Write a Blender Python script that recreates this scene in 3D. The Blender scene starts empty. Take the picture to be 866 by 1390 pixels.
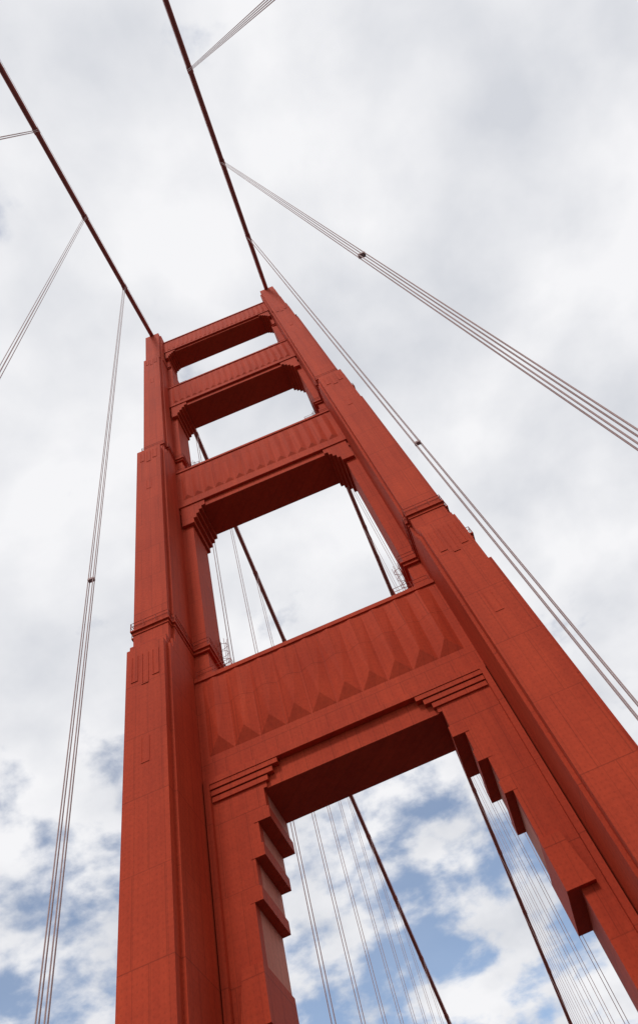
import bpy, bmesh, math
from mathutils import Vector, Matrix
S=bpy.context.scene
COL=S.collection
# ---------------- helpers
def new_obj(name,bm,mat,parent=None,smooth=False,**kw):
    me=bpy.data.meshes.new(name)
    bmesh.ops.recalc_face_normals(bm,faces=bm.faces[:])
    bm.to_mesh(me); bm.free()
    if smooth:
        for p in me.polygons: p.use_smooth=True
    me.materials.append(mat)
    o=bpy.data.objects.new(name,me); COL.objects.link(o)
    if parent: o.parent=parent
    for k,v in kw.items(): o[k]=v
    return o
def prism(bm,pts,axis,a,b):
    def mk(p,t):
        if axis=='y': return (p[0],t,p[1])
        if axis=='z': return (p[0],p[1],t)
        return (t,p[0],p[1])
    A=[bm.verts.new(mk(p,a)) for p in pts]; B=[bm.verts.new(mk(p,b)) for p in pts]
    n=len(pts)
    bm.faces.new(A); bm.faces.new(B[::-1])
    for i in range(n):
        j=(i+1)%n
        bm.faces.new((A[j],A[i],B[i],B[j]))
def box(bm,x0,x1,y0,y1,z0,z1):
    prism(bm,[(x0,y0),(x1,y0),(x1,y1),(x0,y1)],'z',z0,z1)
def tube(bm,pts,r,n=8,cap=True):
    rings=[]
    for i,p in enumerate(pts):
        p=Vector(p)
        a=Vector(pts[max(i-1,0)]); b=Vector(pts[min(i+1,len(pts)-1)])
        d=(b-a).normalized()
        u=d.cross(Vector((1,0,0)))
        if u.length<1e-3: u=d.cross(Vector((0,1,0)))
        u.normalize(); v=d.cross(u)
        rings.append([bm.verts.new(p+r*(math.cos(t)*u+math.sin(t)*v)) for t in [2*math.pi*k/n for k in range(n)]])
    for A,B in zip(rings,rings[1:]):
        for k in range(n):
            bm.faces.new((A[k],A[(k+1)%n],B[(k+1)%n],B[k]))
    if cap:
        bm.faces.new(rings[0][::-1]); bm.faces.new(rings[-1])
# ---------------- materials
def paint(name,base,dark,rough=0.7,seams=True,spec=.15):
    m=bpy.data.materials.new(name); m.use_nodes=True
    nt=m.node_tree; N=nt.nodes; L=nt.links
    bs=N['Principled BSDF']; bs.inputs['Roughness'].default_value=rough
    bs.inputs['Specular IOR Level'].default_value=spec
    tc=N.new('ShaderNodeTexCoord'); sp=N.new('ShaderNodeSeparateXYZ'); L.new(tc.outputs['Object'],sp.inputs[0])
    ad=N.new('ShaderNodeMath'); ad.operation='ADD'; L.new(sp.outputs[0],ad.inputs[0]); L.new(sp.outputs[1],ad.inputs[1])
    cb=N.new('ShaderNodeCombineXYZ'); L.new(ad.outputs[0],cb.inputs[0]); L.new(sp.outputs[2],cb.inputs[1])
    n1=N.new('ShaderNodeTexNoise'); n1.inputs['Scale'].default_value=0.22; n1.inputs['Detail'].default_value=6
    L.new(tc.outputs['Object'],n1.inputs['Vector'])
    mp=N.new('ShaderNodeMapping'); mp.inputs['Scale'].default_value=(1.6,1.6,0.08); L.new(tc.outputs['Object'],mp.inputs[0])
    n2=N.new('ShaderNodeTexNoise'); n2.inputs['Scale'].default_value=1.0; n2.inputs['Detail'].default_value=6; L.new(mp.outputs[0],n2.inputs['Vector'])
    mx=N.new('ShaderNodeMath'); mx.operation='ADD'; L.new(n1.outputs[0],mx.inputs[0]); L.new(n2.outputs[0],mx.inputs[1])
    cr=N.new('ShaderNodeMapRange'); cr.inputs[1].default_value=0.7; cr.inputs[2].default_value=1.3; L.new(mx.outputs[0],cr.inputs[0])
    mc=N.new('ShaderNodeMix'); mc.data_type='RGBA'; mc.inputs[6].default_value=(*dark,1); mc.inputs[7].default_value=(*base,1)
    L.new(cr.outputs[0],mc.inputs[0])
    out=mc.outputs[2]
    if seams:
        def mult(out,col,fac):
            mu=N.new('ShaderNodeMix'); mu.data_type='RGBA'; mu.blend_type='MULTIPLY'; mu.inputs[0].default_value=fac
            L.new(out,mu.inputs[6]); L.new(col,mu.inputs[7]); return mu.outputs[2]
        def brick(w,h,m_,dk,off):
            br=N.new('ShaderNodeTexBrick'); br.inputs['Scale'].default_value=1.0
            br.inputs['Brick Width'].default_value=w; br.inputs['Row Height'].default_value=h
            br.inputs['Mortar Size'].default_value=m_; br.inputs['Mortar Smooth'].default_value=0.3
            br.inputs['Color1'].default_value=(1,1,1,1); br.inputs['Color2'].default_value=(.9,.9,.9,1); br.inputs['Mortar'].default_value=(dk,dk,dk,1)
            br.offset=off; L.new(cb.outputs[0],br.inputs['Vector']); return br
        b=brick(1.07,10.6,.03,.6,0.0); out=mult(out,b.outputs[0],.38)
        b=brick(2.13,5.3,.04,.5,.5); out=mult(out,b.outputs[0],.45)
        mv=N.new('ShaderNodeMapping'); mv.inputs['Scale'].default_value=(3.3,2.7,1); L.new(cb.outputs[0],mv.inputs[0])
        vo=N.new('ShaderNodeTexVoronoi'); vo.inputs['Scale'].default_value=1; vo.inputs['Randomness'].default_value=.15; vo.voronoi_dimensions='2D'; L.new(mv.outputs[0],vo.inputs['Vector'])
        vr=N.new('ShaderNodeMapRange'); vr.inputs[1].default_value=.10; vr.inputs[2].default_value=.26; vr.inputs[3].default_value=.7; vr.inputs[4].default_value=1.0
        L.new(vo.outputs[0],vr.inputs[0]); out=mult(out,vr.outputs[0],.35)
        n3=N.new('ShaderNodeTexNoise'); n3.inputs['Scale'].default_value=3.5; n3.inputs['Detail'].default_value=7; n3.inputs['Roughness'].default_value=.6; L.new(tc.outputs['Object'],n3.inputs['Vector'])
        gr=N.new('ShaderNodeMapRange'); gr.inputs[1].default_value=.3; gr.inputs[2].default_value=.7; gr.inputs[3].default_value=.86; gr.inputs[4].default_value=1.08
        L.new(n3.outputs[0],gr.inputs[0]); out=mult(out,gr.outputs[0],.75)
        bp=N.new('ShaderNodeBump'); bp.inputs['Strength'].default_value=0.2; bp.inputs['Distance'].default_value=0.07
        L.new(n3.outputs[0],bp.inputs['Height']); L.new(bp.outputs[0],bs.inputs['Normal'])
    L.new(out,bs.inputs['Base Color'])
    return m
ORANGE=paint('orange_paint',(.53,.060,.022),(.43,.044,.017))
SKYLIT=paint('skylit_orange_paint',(.66,.24,.165),(.56,.17,.115),0.7)  # corbel orange made paler pink: skylight on the side faces painted into the colour
CABLE=paint('cable_paint',(.36,.085,.065),(.29,.07,.055),0.7,False)
ROPE=paint('rope_paint',(.46,.31,.29),(.38,.25,.235),0.7,False)
RAILM=paint('rail_paint',(.36,.06,.035),(.28,.045,.028),0.7,False)
ROAD=paint('asphalt',(.055,.055,.055),(.04,.04,.04),0.9,False)
LINE=paint('road_line_paint',(.8,.8,.78),(.7,.7,.68),0.7,False)
CONC=paint('concrete',(.35,.33,.31),(.28,.27,.26),0.9,False)
WATER=paint('sea_water',(.03,.06,.07),(.02,.045,.055),0.12,False,.5)

# ---------------- dimensions (metres, camera at origin)
XC=-4.1; HC=13.716; Y0=45.3
def plan(cx,p,D,s,E):
    q=p+0.26; F=D-0.8
    r=[(-p,-D),(p,-D),(p,-F),(q,-F),(q,-E),(s,-E),(s,E),(q,E),(q,F),(p,F),(p,D),(-p,D),(-p,F),(-q,F),(-q,E),(-s,E),(-s,-E),(-q,-E),(-q,-F),(-p,-F)]
    return [(cx+a,Y0+b) for a,b in r]
SECT=[(-68,46.8,1.70,8.5,3.9,2.25),(46.8,88.6,1.70,7.35,3.4,2.2),(88.6,134,1.60,5.55,2.85,2.15),(134,152.0,1.52,4.85,2.4,2.1)]
tower=bpy.data.objects.new('bridge_tower',None); COL.objects.link(tower); tower.location=(0,0,0)
tower['label']='tall orange-red stepped steel suspension bridge tower with four cross struts'
tower['category']='bridge tower'
def notches(bm,cx,yf,z0,z1,p):
    d=.06
    for k in (-1,0,1):
        x=cx+k*p*.55
        for e in (-.26,.26): box(bm,x+e-.04,x+e+.04,yf-d,yf+.2,z0+(.6 if k else 0),z1)
        box(bm,x-.219,x+.219,yf-d,yf+.2,z0+(.6 if k else 0),z0+.08+(.6 if k else 0))
def rail_loop(bm,pts,z,h=1.1,closed=True,r=.045):
    n=len(pts)
    for i in range(n if closed else n-1):
        a=Vector((*pts[i],z)); b=Vector((*pts[(i+1)%n],z)); L=(b-a).length
        for hh in (h,h*0.55): tube(bm,[a+Vector((0,0,hh)),b+Vector((0,0,hh))],r*.8,5)
        k=max(1,int(L/1.2))
        for j in range(k):
            p=a+(b-a)*j/k; tube(bm,[p,p+Vector((0,0,h))],r,5)
    if not closed:
        p=Vector((*pts[-1],z)); tube(bm,[p,p+Vector((0,0,h))],r,5)
def ladder(bm,x,sx,y,z0,z1,cage=True):
    for e in (-.24,.24): tube(bm,[(x+sx*.22,y+e,z0),(x+sx*.22,y+e,z1)],.035,5)
    z=z0+.3
    while z<z1: tube(bm,[(x+sx*.22,y-.24,z),(x+sx*.22,y+.24,z)],.022,4); z+=.4
    z=z0+.8
    while z<z1:
        tube(bm,[(x,y-.24,z),(x+sx*.22,y-.24,z)],.03,4)
        if cage: tube(bm,[(x+sx*(.22+.75*math.sin(math.pi*t/8)),y-.42*math.cos(math.pi*t/8),z) for t in range(9)],.03,4)
        z+=1.1
    if cage:
        for t in (2,4,6): tube(bm,[(x+sx*(.22+.75*math.sin(math.pi*t/8)),y-.42*math.cos(math.pi*t/8),z0+.8) ,(x+sx*(.22+.75*math.sin(math.pi*t/8)),y-.42*math.cos(math.pi*t/8),z1-.2)],.022,4)
for side in (-1,1):
    cx=XC+side*HC
    bm=bmesh.new()
    for i,(z0,z1,p,D,s,E) in enumerate(SECT):
        prism(bm,plan(cx,p,D,s,E),'z',z0,z1)
    prism(bm,plan(cx,1.71,7.95,3.6,2.22),'z',46.7,47.9)
    prism(bm,plan(cx,1.66,6.4,3.1,2.17),'z',88.5,90.0)
    notches(bm,cx,Y0-8.5,42.2,45.8,1.7)
    notches(bm,cx,Y0-7.35,84.6,87.8,1.62)
    notches(bm,cx,Y0-5.55,130.0,133.2,1.5)
    for D,zs in ((8.5,(34.5,)),(7.35,(77,)),(5.55,(120,))):
        for zz in zs:
            for e in (-.30,.30): box(bm,cx+e-.04,cx+e+.04,Y0-D-.035,Y0-D+.2,zz,zz+2.3)
            box(bm,cx-.259,cx+.259,Y0-D-.035,Y0-D+.2,zz,zz+.09)
    prism(bm,plan(cx,1.35,4.2,2.0,1.8),'z',152.0,152.8)
    leg=new_obj('leg',bm,ORANGE,tower)
    for (z,idx,o) in ((50.4,0,.03),(91.9,1,.03),(134,2,.02)):
        (_,_,p_,D_,s_,E_)=SECT[idx]
        D_=SECT[idx+1][3]; p_=SECT[idx+1][2]; s_=SECT[idx][4]-.25 if idx<2 else s_-.3
        bm=bmesh.new()
        prism(bm,plan(cx,p_+o+.05,D_+o+.06,s_+o,E_+o+.2),'z',z-.35,z)
        prism(bm,plan(cx,p_+o+.18,D_+o+.26,s_+o+.16,E_+o+.4),'z',z,z+.14)
        ledge=new_obj('ledge',bm,ORANGE,leg)
        if idx<2:
            bm=bmesh.new()
            rail_loop(bm,plan(cx,p_+o+.14,D_+o+.22,s_+o+.12,E_+o+.36),z+.14,1.0,True,.038)
            new_obj('railing',bm,RAILM,leg)
    for (z0,z1,half,y) in ((46.6,55.0,3.40,46.6),(91.9,97.0,2.85,46.4)):
        bm=bmesh.new(); ladder(bm,cx-side*half,-side,y,z0,z1); new_obj('ladder',bm,RAILM,leg)
    bm=bmesh.new()
    prism(bm,[(Y0-3.4,152.8),(Y0+3.4,152.8),(Y0+2.6,154.6),(Y0+1.2,155.4),(Y0-1.2,155.4),(Y0-2.6,154.6)],'x',cx-.85,cx+.85)
    new_obj('saddle_housing',bm,ORANGE,leg)
# ---------------- struts
def flutes(bm,yf,zt,zb,hw,n,d,h):
    w=2*hw/n
    for i in range(n):
        x=XC-hw+w*(i+.5); e=w*.5
        tl=bm.verts.new((x-e,yf+.02,zt)); tr=bm.verts.new((x+e,yf+.02,zt)); tm=bm.verts.new((x,yf-d*.65,zt))
        bl=bm.verts.new((x-e,yf+.02,zb)); br=bm.verts.new((x+e,yf+.02,zb)); rm=bm.verts.new((x,yf-d,zb+h)); 
        bm.faces.new((tl,bl,rm,tm)); bm.faces.new((tr,tm,rm,br)); bm.faces.new((tl,tm,tr))
        bm.faces.new((bl,br,rm)); bm.faces.new((tl,tr,br,bl))
def strut(zt,zp,zs,yf,hw,flute,big,xs,hout,steps,yb=None):
    hin=xs[0]
    yb=yb or 2*Y0-yf
    bm=bmesh.new()
    box(bm,XC-hw,XC+hw,yf,yb,zp,zt)
    box(bm,XC-hw+.02,XC+hw-.02,yf+.3,yb-.3,zs,zp+.2)
    box(bm,XC-hw+.01,XC+hw-.01,yf-.16,yb+.16,zt-.35,zt+.1)
    if not big: box(bm,XC-hw+.01,XC+hw-.01,yf-.12,yb+.12,zp-.08,zp+.3)
    o=new_obj('strut',bm,ORANGE,tower)
    bm=bmesh.new(); n,d,h,zft,zfb=flute
    flutes(bm,yf,zft,zfb,hw-.7,n,d,h)
    new_obj('fluted_panel',bm,ORANGE,o)
    n_=len(steps); xx=list(xs)+[hout]
    if big: # continuous outer architrave: lintel band with two uprights
        t=.5; a=hw-.1; z1=zp+.25
        pts=[(-a,z1),(a,z1),(a,-2),(a-.45,-2),(a-.45,z1-t),(-a+.45,z1-t),(-a+.45,-2),(-a,-2)]
        bm=bmesh.new(); prism(bm,[(XC+p,q) for p,q in pts],'y',yf-.30,yf+.5)
        new_obj('moulding',bm,ORANGE,o)
    for side in (-1,1):
        pts=[(hout+.35,zs+1.0),(hin,zs+1.0)]
        for i,zb in enumerate(steps):
            pts.append((xx[i],zb)); pts.append((xx[i+1] if i<n_-1 else hout+.35,zb))
        bm=bmesh.new()
        prism(bm,[(XC+side*a,b) for a,b in pts],'y',yf+.14,yb-.14)
        new_obj('corbel',bm,SKYLIT if big else ORANGE,o)
        bm=bmesh.new()
        xo=hw-.25
        z1=zp-.1
        hi=hin-(.3 if big else .5)
        pts=[(xo,z1),(hi,z1),(hi,zs-.03),(hin-.02,zs-.03)]
        for i,zz in enumerate(steps):
            pts.append((xx[i]-.02,zz-.03))
            if i<n_-1: pts.append((xx[i+1]-.02,zz-.03))
        if big:
            pts+=[(hout-.03,steps[-1]-.03),(hout-.03,-2),(xo,-2)]
        else: pts+=[(xo,steps[-1]-.03)]
        prism(bm,[(XC+side*a,b) for a,b in pts],'y',yf+(.10 if big else .04),yf+.9)
        new_obj('bracket',bm,ORANGE,o)
        if big:
            for k in range(3): # fanned corner ledges
                t=.42
                zt_=zp-.26-.5*k; hi=5.7+.5*k; xo=hw-.56-.02*k
                bm=bmesh.new()
                prism(bm,[(XC+side*a,b) for a,b in [(xo,zt_),(hi,zt_),(hi,zt_-t),(xo,zt_-t)]],'y',yf-.24+.09*k,yf+.5)
                new_obj('moulding',bm,ORANGE,o)
            # projecting slab under every block
            for i,zz in enumerate(steps[:-1]):
                bm=bmesh.new()
                a0=xx[i]-.16; a1=xx[i+1]+.3
                pts=[(a0,zz+.75),(a0,zz-.14),(a1,zz-.14),(a1,zz+.75)]
                prism(bm,[(XC+side*a,b) for a,b in pts],'y',yf+.06+.01*i,yb-.10-.01*i)
                new_obj('corbel',bm,ORANGE,o)
            bm=bmesh.new()
            pts=[(xx[n_-1]-.12,steps[-1]+3.0),(xx[n_-1]-.12,steps[-1]-.15),(hout+.95,steps[-1]-.15),(hout+.5,steps[-1]+3.0)]
            prism(bm,[(XC+side*a,b) for a,b in pts],'y',yf-.30,yb-.05)
            new_obj('corbel',bm,ORANGE,o)
    return o
s4=strut(46.4,35.3,33.2,42.6,11.75,(10,.50,1.35,45.7,37.7),True,[7.2,8.0,8.6,9.05],9.78,[30.9,28.4,25.6,18.8])
s3=strut(87.3,77.4,76.2,42.6,11.8,(15,.28,.7,86.4,79.0),False,[8.8,9.2,9.6,10.0],10.35,[75.5,74.8,74.0,73.0])
s2=strut(121.3,112.0,110.9,42.5,11.85,(19,.24,.5,120.5,113.2),False,[9.3,9.75,10.2,10.6],10.9,[110.2,109.5,108.7,107.7],47.8)
s1=strut(149.6,142.6,141.9,42.4,12.0,(22,.16,.4,148.9,143.4),False,[10.1,10.5,10.9,11.2],11.42,[141.3,140.7,140.0,139.1],46.7)
for o,z,hw in ((s4,46.5,11.5),(s3,87.4,11.6),(s2,121.4,11.7)):
    for y in (42.65,47.7):
        for side in (-1,1):
            bm=bmesh.new()
            rail_loop(bm,[(XC+side*hw,y),(XC+side*(hw-3.4),y),(XC+side*(hw-3.4),y+(1.2 if y<45 else -1.2))],z,1.0,False,.032)
            new_obj('railing',bm,RAILM,o)
# ---------------- main cables
def zc(y):
    d=abs(y-Y0)
    return 154.0-.4476*d+.00035*d*d if y<Y0 else 154.0-.572*d+.00035*d*d
for side in (-1,1):
    cx=XC+side*HC
    ys=[-180+6*i for i in range(37)]+[38,41,43,44.2,45.3,46.4,47.6,50,53]+[56+7*i for i in range(42)]
    bm=bmesh.new(); tube(bm,[(cx,y,zc(y)-(.35 if abs(y-Y0)<.6 else 0)) for y in ys],.44,14)
    c=new_obj('main_cable',bm,CABLE,None,True)
    c['label']='thick dark red suspension cable sloping over the tower top'; c['category']='bridge cable'; c['group']='main suspension cables'
    for sx in (-.42,.42):
        for seg in ([y for y in ys if y<=38],[y for y in ys if y>=53]):
            bm=bmesh.new()
            tube(bm,[(cx+sx,y,zc(y)+1.1) for y in seg],.022,5)
            for y in seg[::4]: tube(bm,[(cx+sx*.8,y,zc(y)+.2),(cx+sx,y,zc(y)+1.1)],.02,4)
            new_obj('hand_rope',bm,RAILM,c)
# ---------------- suspenders
hy=[27.6-15.24*i for i in range(5)]+[63.0+15.24*i for i in range(18)]
for side in (-1,1):
    cx=XC+side*HC
    for y in hy:
        zt=zc(y)
        if zt<8: continue
        e=bpy.data.objects.new('suspender',None); COL.objects.link(e); e.location=(cx,y,-1.9)
        e['label']='slender four-rope steel suspender hanging from the main cable'; e['category']='suspender rope'; e['group']='suspenders hanging from the main cables'
        def loc(o): o.matrix_parent_inverse=Matrix.Translation((-cx,-y,1.9))
        for sx in (-1,1):
            for sy in (-.12,.12):
                bm=bmesh.new()
                tube(bm,[(cx+sx*.20,y+sy,-1.9),(cx+sx*.20,y+sy,zt-3),(cx+sx*.42,y+sy,zt+.1)],.035 if y<Y0 else .030,6,True)
                o=new_obj('rope',bm,ROPE,e); loc(o)
        bm=bmesh.new()
        s=-.4476 if y<Y0 else .572
        dv=Vector((0,1,-s)).normalized()
        c=Vector((cx,y,zt))
        tube(bm,[c-dv*.45,c+dv*.45],.50,14)
        o=new_obj('cable_band',bm,CABLE,e); loc(o)
        if y<Y0:
            bm=bmesh.new()
            box(bm,cx-.245,cx+.245,y-.16,y+.16,45.0,45.2)
            o=new_obj('rope_spacer',bm,ROPE,e); loc(o)
# ---------------- deck & water
bm=bmesh.new(); box(bm,XC-9.2,XC+9.2,-300,420,-2.4,-1.75)
new_obj('road',bm,ROAD,None,kind='structure')
bm=bmesh.new()
for x in (-6.1,-3.05,0,3.05,6.1):
    for k in range(60): box(bm,XC+x-.06,XC+x+.06,-300+12*k,-297+12*k,-1.80,-1.746)
new_obj('road_markings',bm,LINE,None,kind='structure')
bm=bmesh.new()
for s in (-1,1):
    a,b=sorted((XC+s*9.2,XC+s*9.6))
    box(bm,a,b,-300,420,-2.4,-1.6)
new_obj('kerb',bm,CONC,None,kind='structure')
bm=bmesh.new(); v=[bm.verts.new(p) for p in ((-4000,-4000,-68),(4000,-4000,-68),(4000,4000,-68),(-4000,4000,-68))]; bm.faces.new(v)
new_obj('water',bm,WATER,None,kind='structure')
# ---------------- world
w=bpy.data.worlds.new('World'); S.world=w; w.use_nodes=True
nt=w.node_tree; N=nt.nodes; L=nt.links; N.clear()
out=N.new('ShaderNodeOutputWorld')
SUN_EL=math.radians(46); SUN_AZ=math.radians(190)
sky=N.new('ShaderNodeTexSky'); sky.sky_type='NISHITA'; sky.sun_disc=False; sky.sun_elevation=SUN_EL; sky.sun_rotation=SUN_AZ
sky.dust_density=.3; sky.ozone_density=1.2
b1=N.new('ShaderNodeBackground'); b1.inputs[1].default_value=0.15; L.new(sky.outputs[0],b1.inputs[0])
tc=N.new('ShaderNodeTexCoord'); sp=N.new('ShaderNodeSeparateXYZ'); L.new(tc.outputs['Generated'],sp.inputs[0])
mxz=N.new('ShaderNodeMath'); mxz.operation='MAXIMUM'; mxz.inputs[1].default_value=0.08; L.new(sp.outputs[2],mxz.inputs[0])
zo=N.new('ShaderNodeMath'); zo.operation='ADD'; zo.inputs[1].default_value=0.25; L.new(mxz.outputs[0],zo.inputs[0])
dx=N.new('ShaderNodeMath'); dx.operation='DIVIDE'; L.new(sp.outputs[0],dx.inputs[0]); L.new(zo.outputs[0],dx.inputs[1])
dy=N.new('ShaderNodeMath'); dy.operation='DIVIDE'; L.new(sp.outputs[1],dy.inputs[0]); L.new(zo.outputs[0],dy.inputs[1])
cb=N.new('ShaderNodeCombineXYZ'); L.new(dx.outputs[0],cb.inputs[0]); L.new(dy.outputs[0],cb.inputs[1]); cb.inputs[2].default_value=3.7
def noise(scale,detail,rough,dist=0.0):
    n=N.new('ShaderNodeTexNoise'); n.inputs['Scale'].default_value=scale; n.inputs['Detail'].default_value=detail
    n.inputs['Roughness'].default_value=rough; n.inputs['Distortion'].default_value=dist
    L.new(cb.outputs[0],n.inputs['Vector']); return n
def mr(src,a,b,c,d):
    m=N.new('ShaderNodeMapRange'); m.interpolation_type='SMOOTHSTEP'
    for i,v in enumerate((a,b,c,d)): m.inputs[i+1].default_value=v
    L.new(src,m.inputs[0]); return m.outputs[0]
def add(a,b):
    m=N.new('ShaderNodeMath'); m.operation='ADD'; L.new(a,m.inputs[0]); L.new(b,m.inputs[1]); return m.outputs[0]
n1=noise(7.5,9,.54,.1)
v=add(n1.outputs[0],mr(sp.outputs[2],.48,.88,0.0,.22))
v=add(v,mr(sp.outputs[0],.12,.38,0,.18))
mk=mr(v,.38,.59,.14,1.0)
n2=noise(4.6,8,.5,.1)
cr=N.new('ShaderNodeValToRGB'); L.new(n2.outputs[0],cr.inputs[0])
cr.color_ramp.elements[0].position=.30; cr.color_ramp.elements[0].color=(.66,.68,.73,1)
cr.color_ramp.elements[1].position=.62; cr.color_ramp.elements[1].color=(.92,.92,.94,1)
b2=N.new('ShaderNodeBackground'); L.new(cr.outputs[0],b2.inputs[0]); b2.inputs[1].default_value=1.0
ms=N.new('ShaderNodeMixShader'); L.new(mk,ms.inputs[0]); L.new(b1.outputs[0],ms.inputs[1]); L.new(b2.outputs[0],ms.inputs[2])
L.new(ms.outputs[0],out.inputs[0])
# sun
sd=bpy.data.lights.new('Sun','SUN'); sd.energy=1.5; sd.angle=math.radians(10); sd.color=(1,.95,.88)
so=bpy.data.objects.new('Sun',sd); COL.objects.link(so)
dirv=Vector((math.sin(SUN_AZ)*math.cos(SUN_EL),math.cos(SUN_AZ)*math.cos(SUN_EL),math.sin(SUN_EL)))
so.rotation_euler=dirv.to_track_quat('Z','Y').to_euler()
# ---------------- camera from vanishing points (zenith and bridge axis)
f=920.
P=(433.,650.)
def camdir(px,py): return Vector((px-P[0],-(py-P[1]),-f)).normalized()
zw=camdir(196,149)
g=camdir(679,1299)
yw=(g-zw*g.dot(zw)).normalized()
xw=yw.cross(zw)
R=Matrix((xw,yw,zw))
cd=bpy.data.cameras.new('Camera'); cam=bpy.data.objects.new('Camera',cd); COL.objects.link(cam)
cam.matrix_world=R.to_4x4()
cd.sensor_fit='AUTO'; cd.sensor_width=36; cd.lens=36*f/1390.; cd.shift_y=-45/1390.; cd.shift_x=0
cd.clip_end=12000; cd.clip_start=.1
S.camera=cam
S.view_settings.view_transform='Standard'; S.view_settings.look='None'; S.view_settings.exposure=0
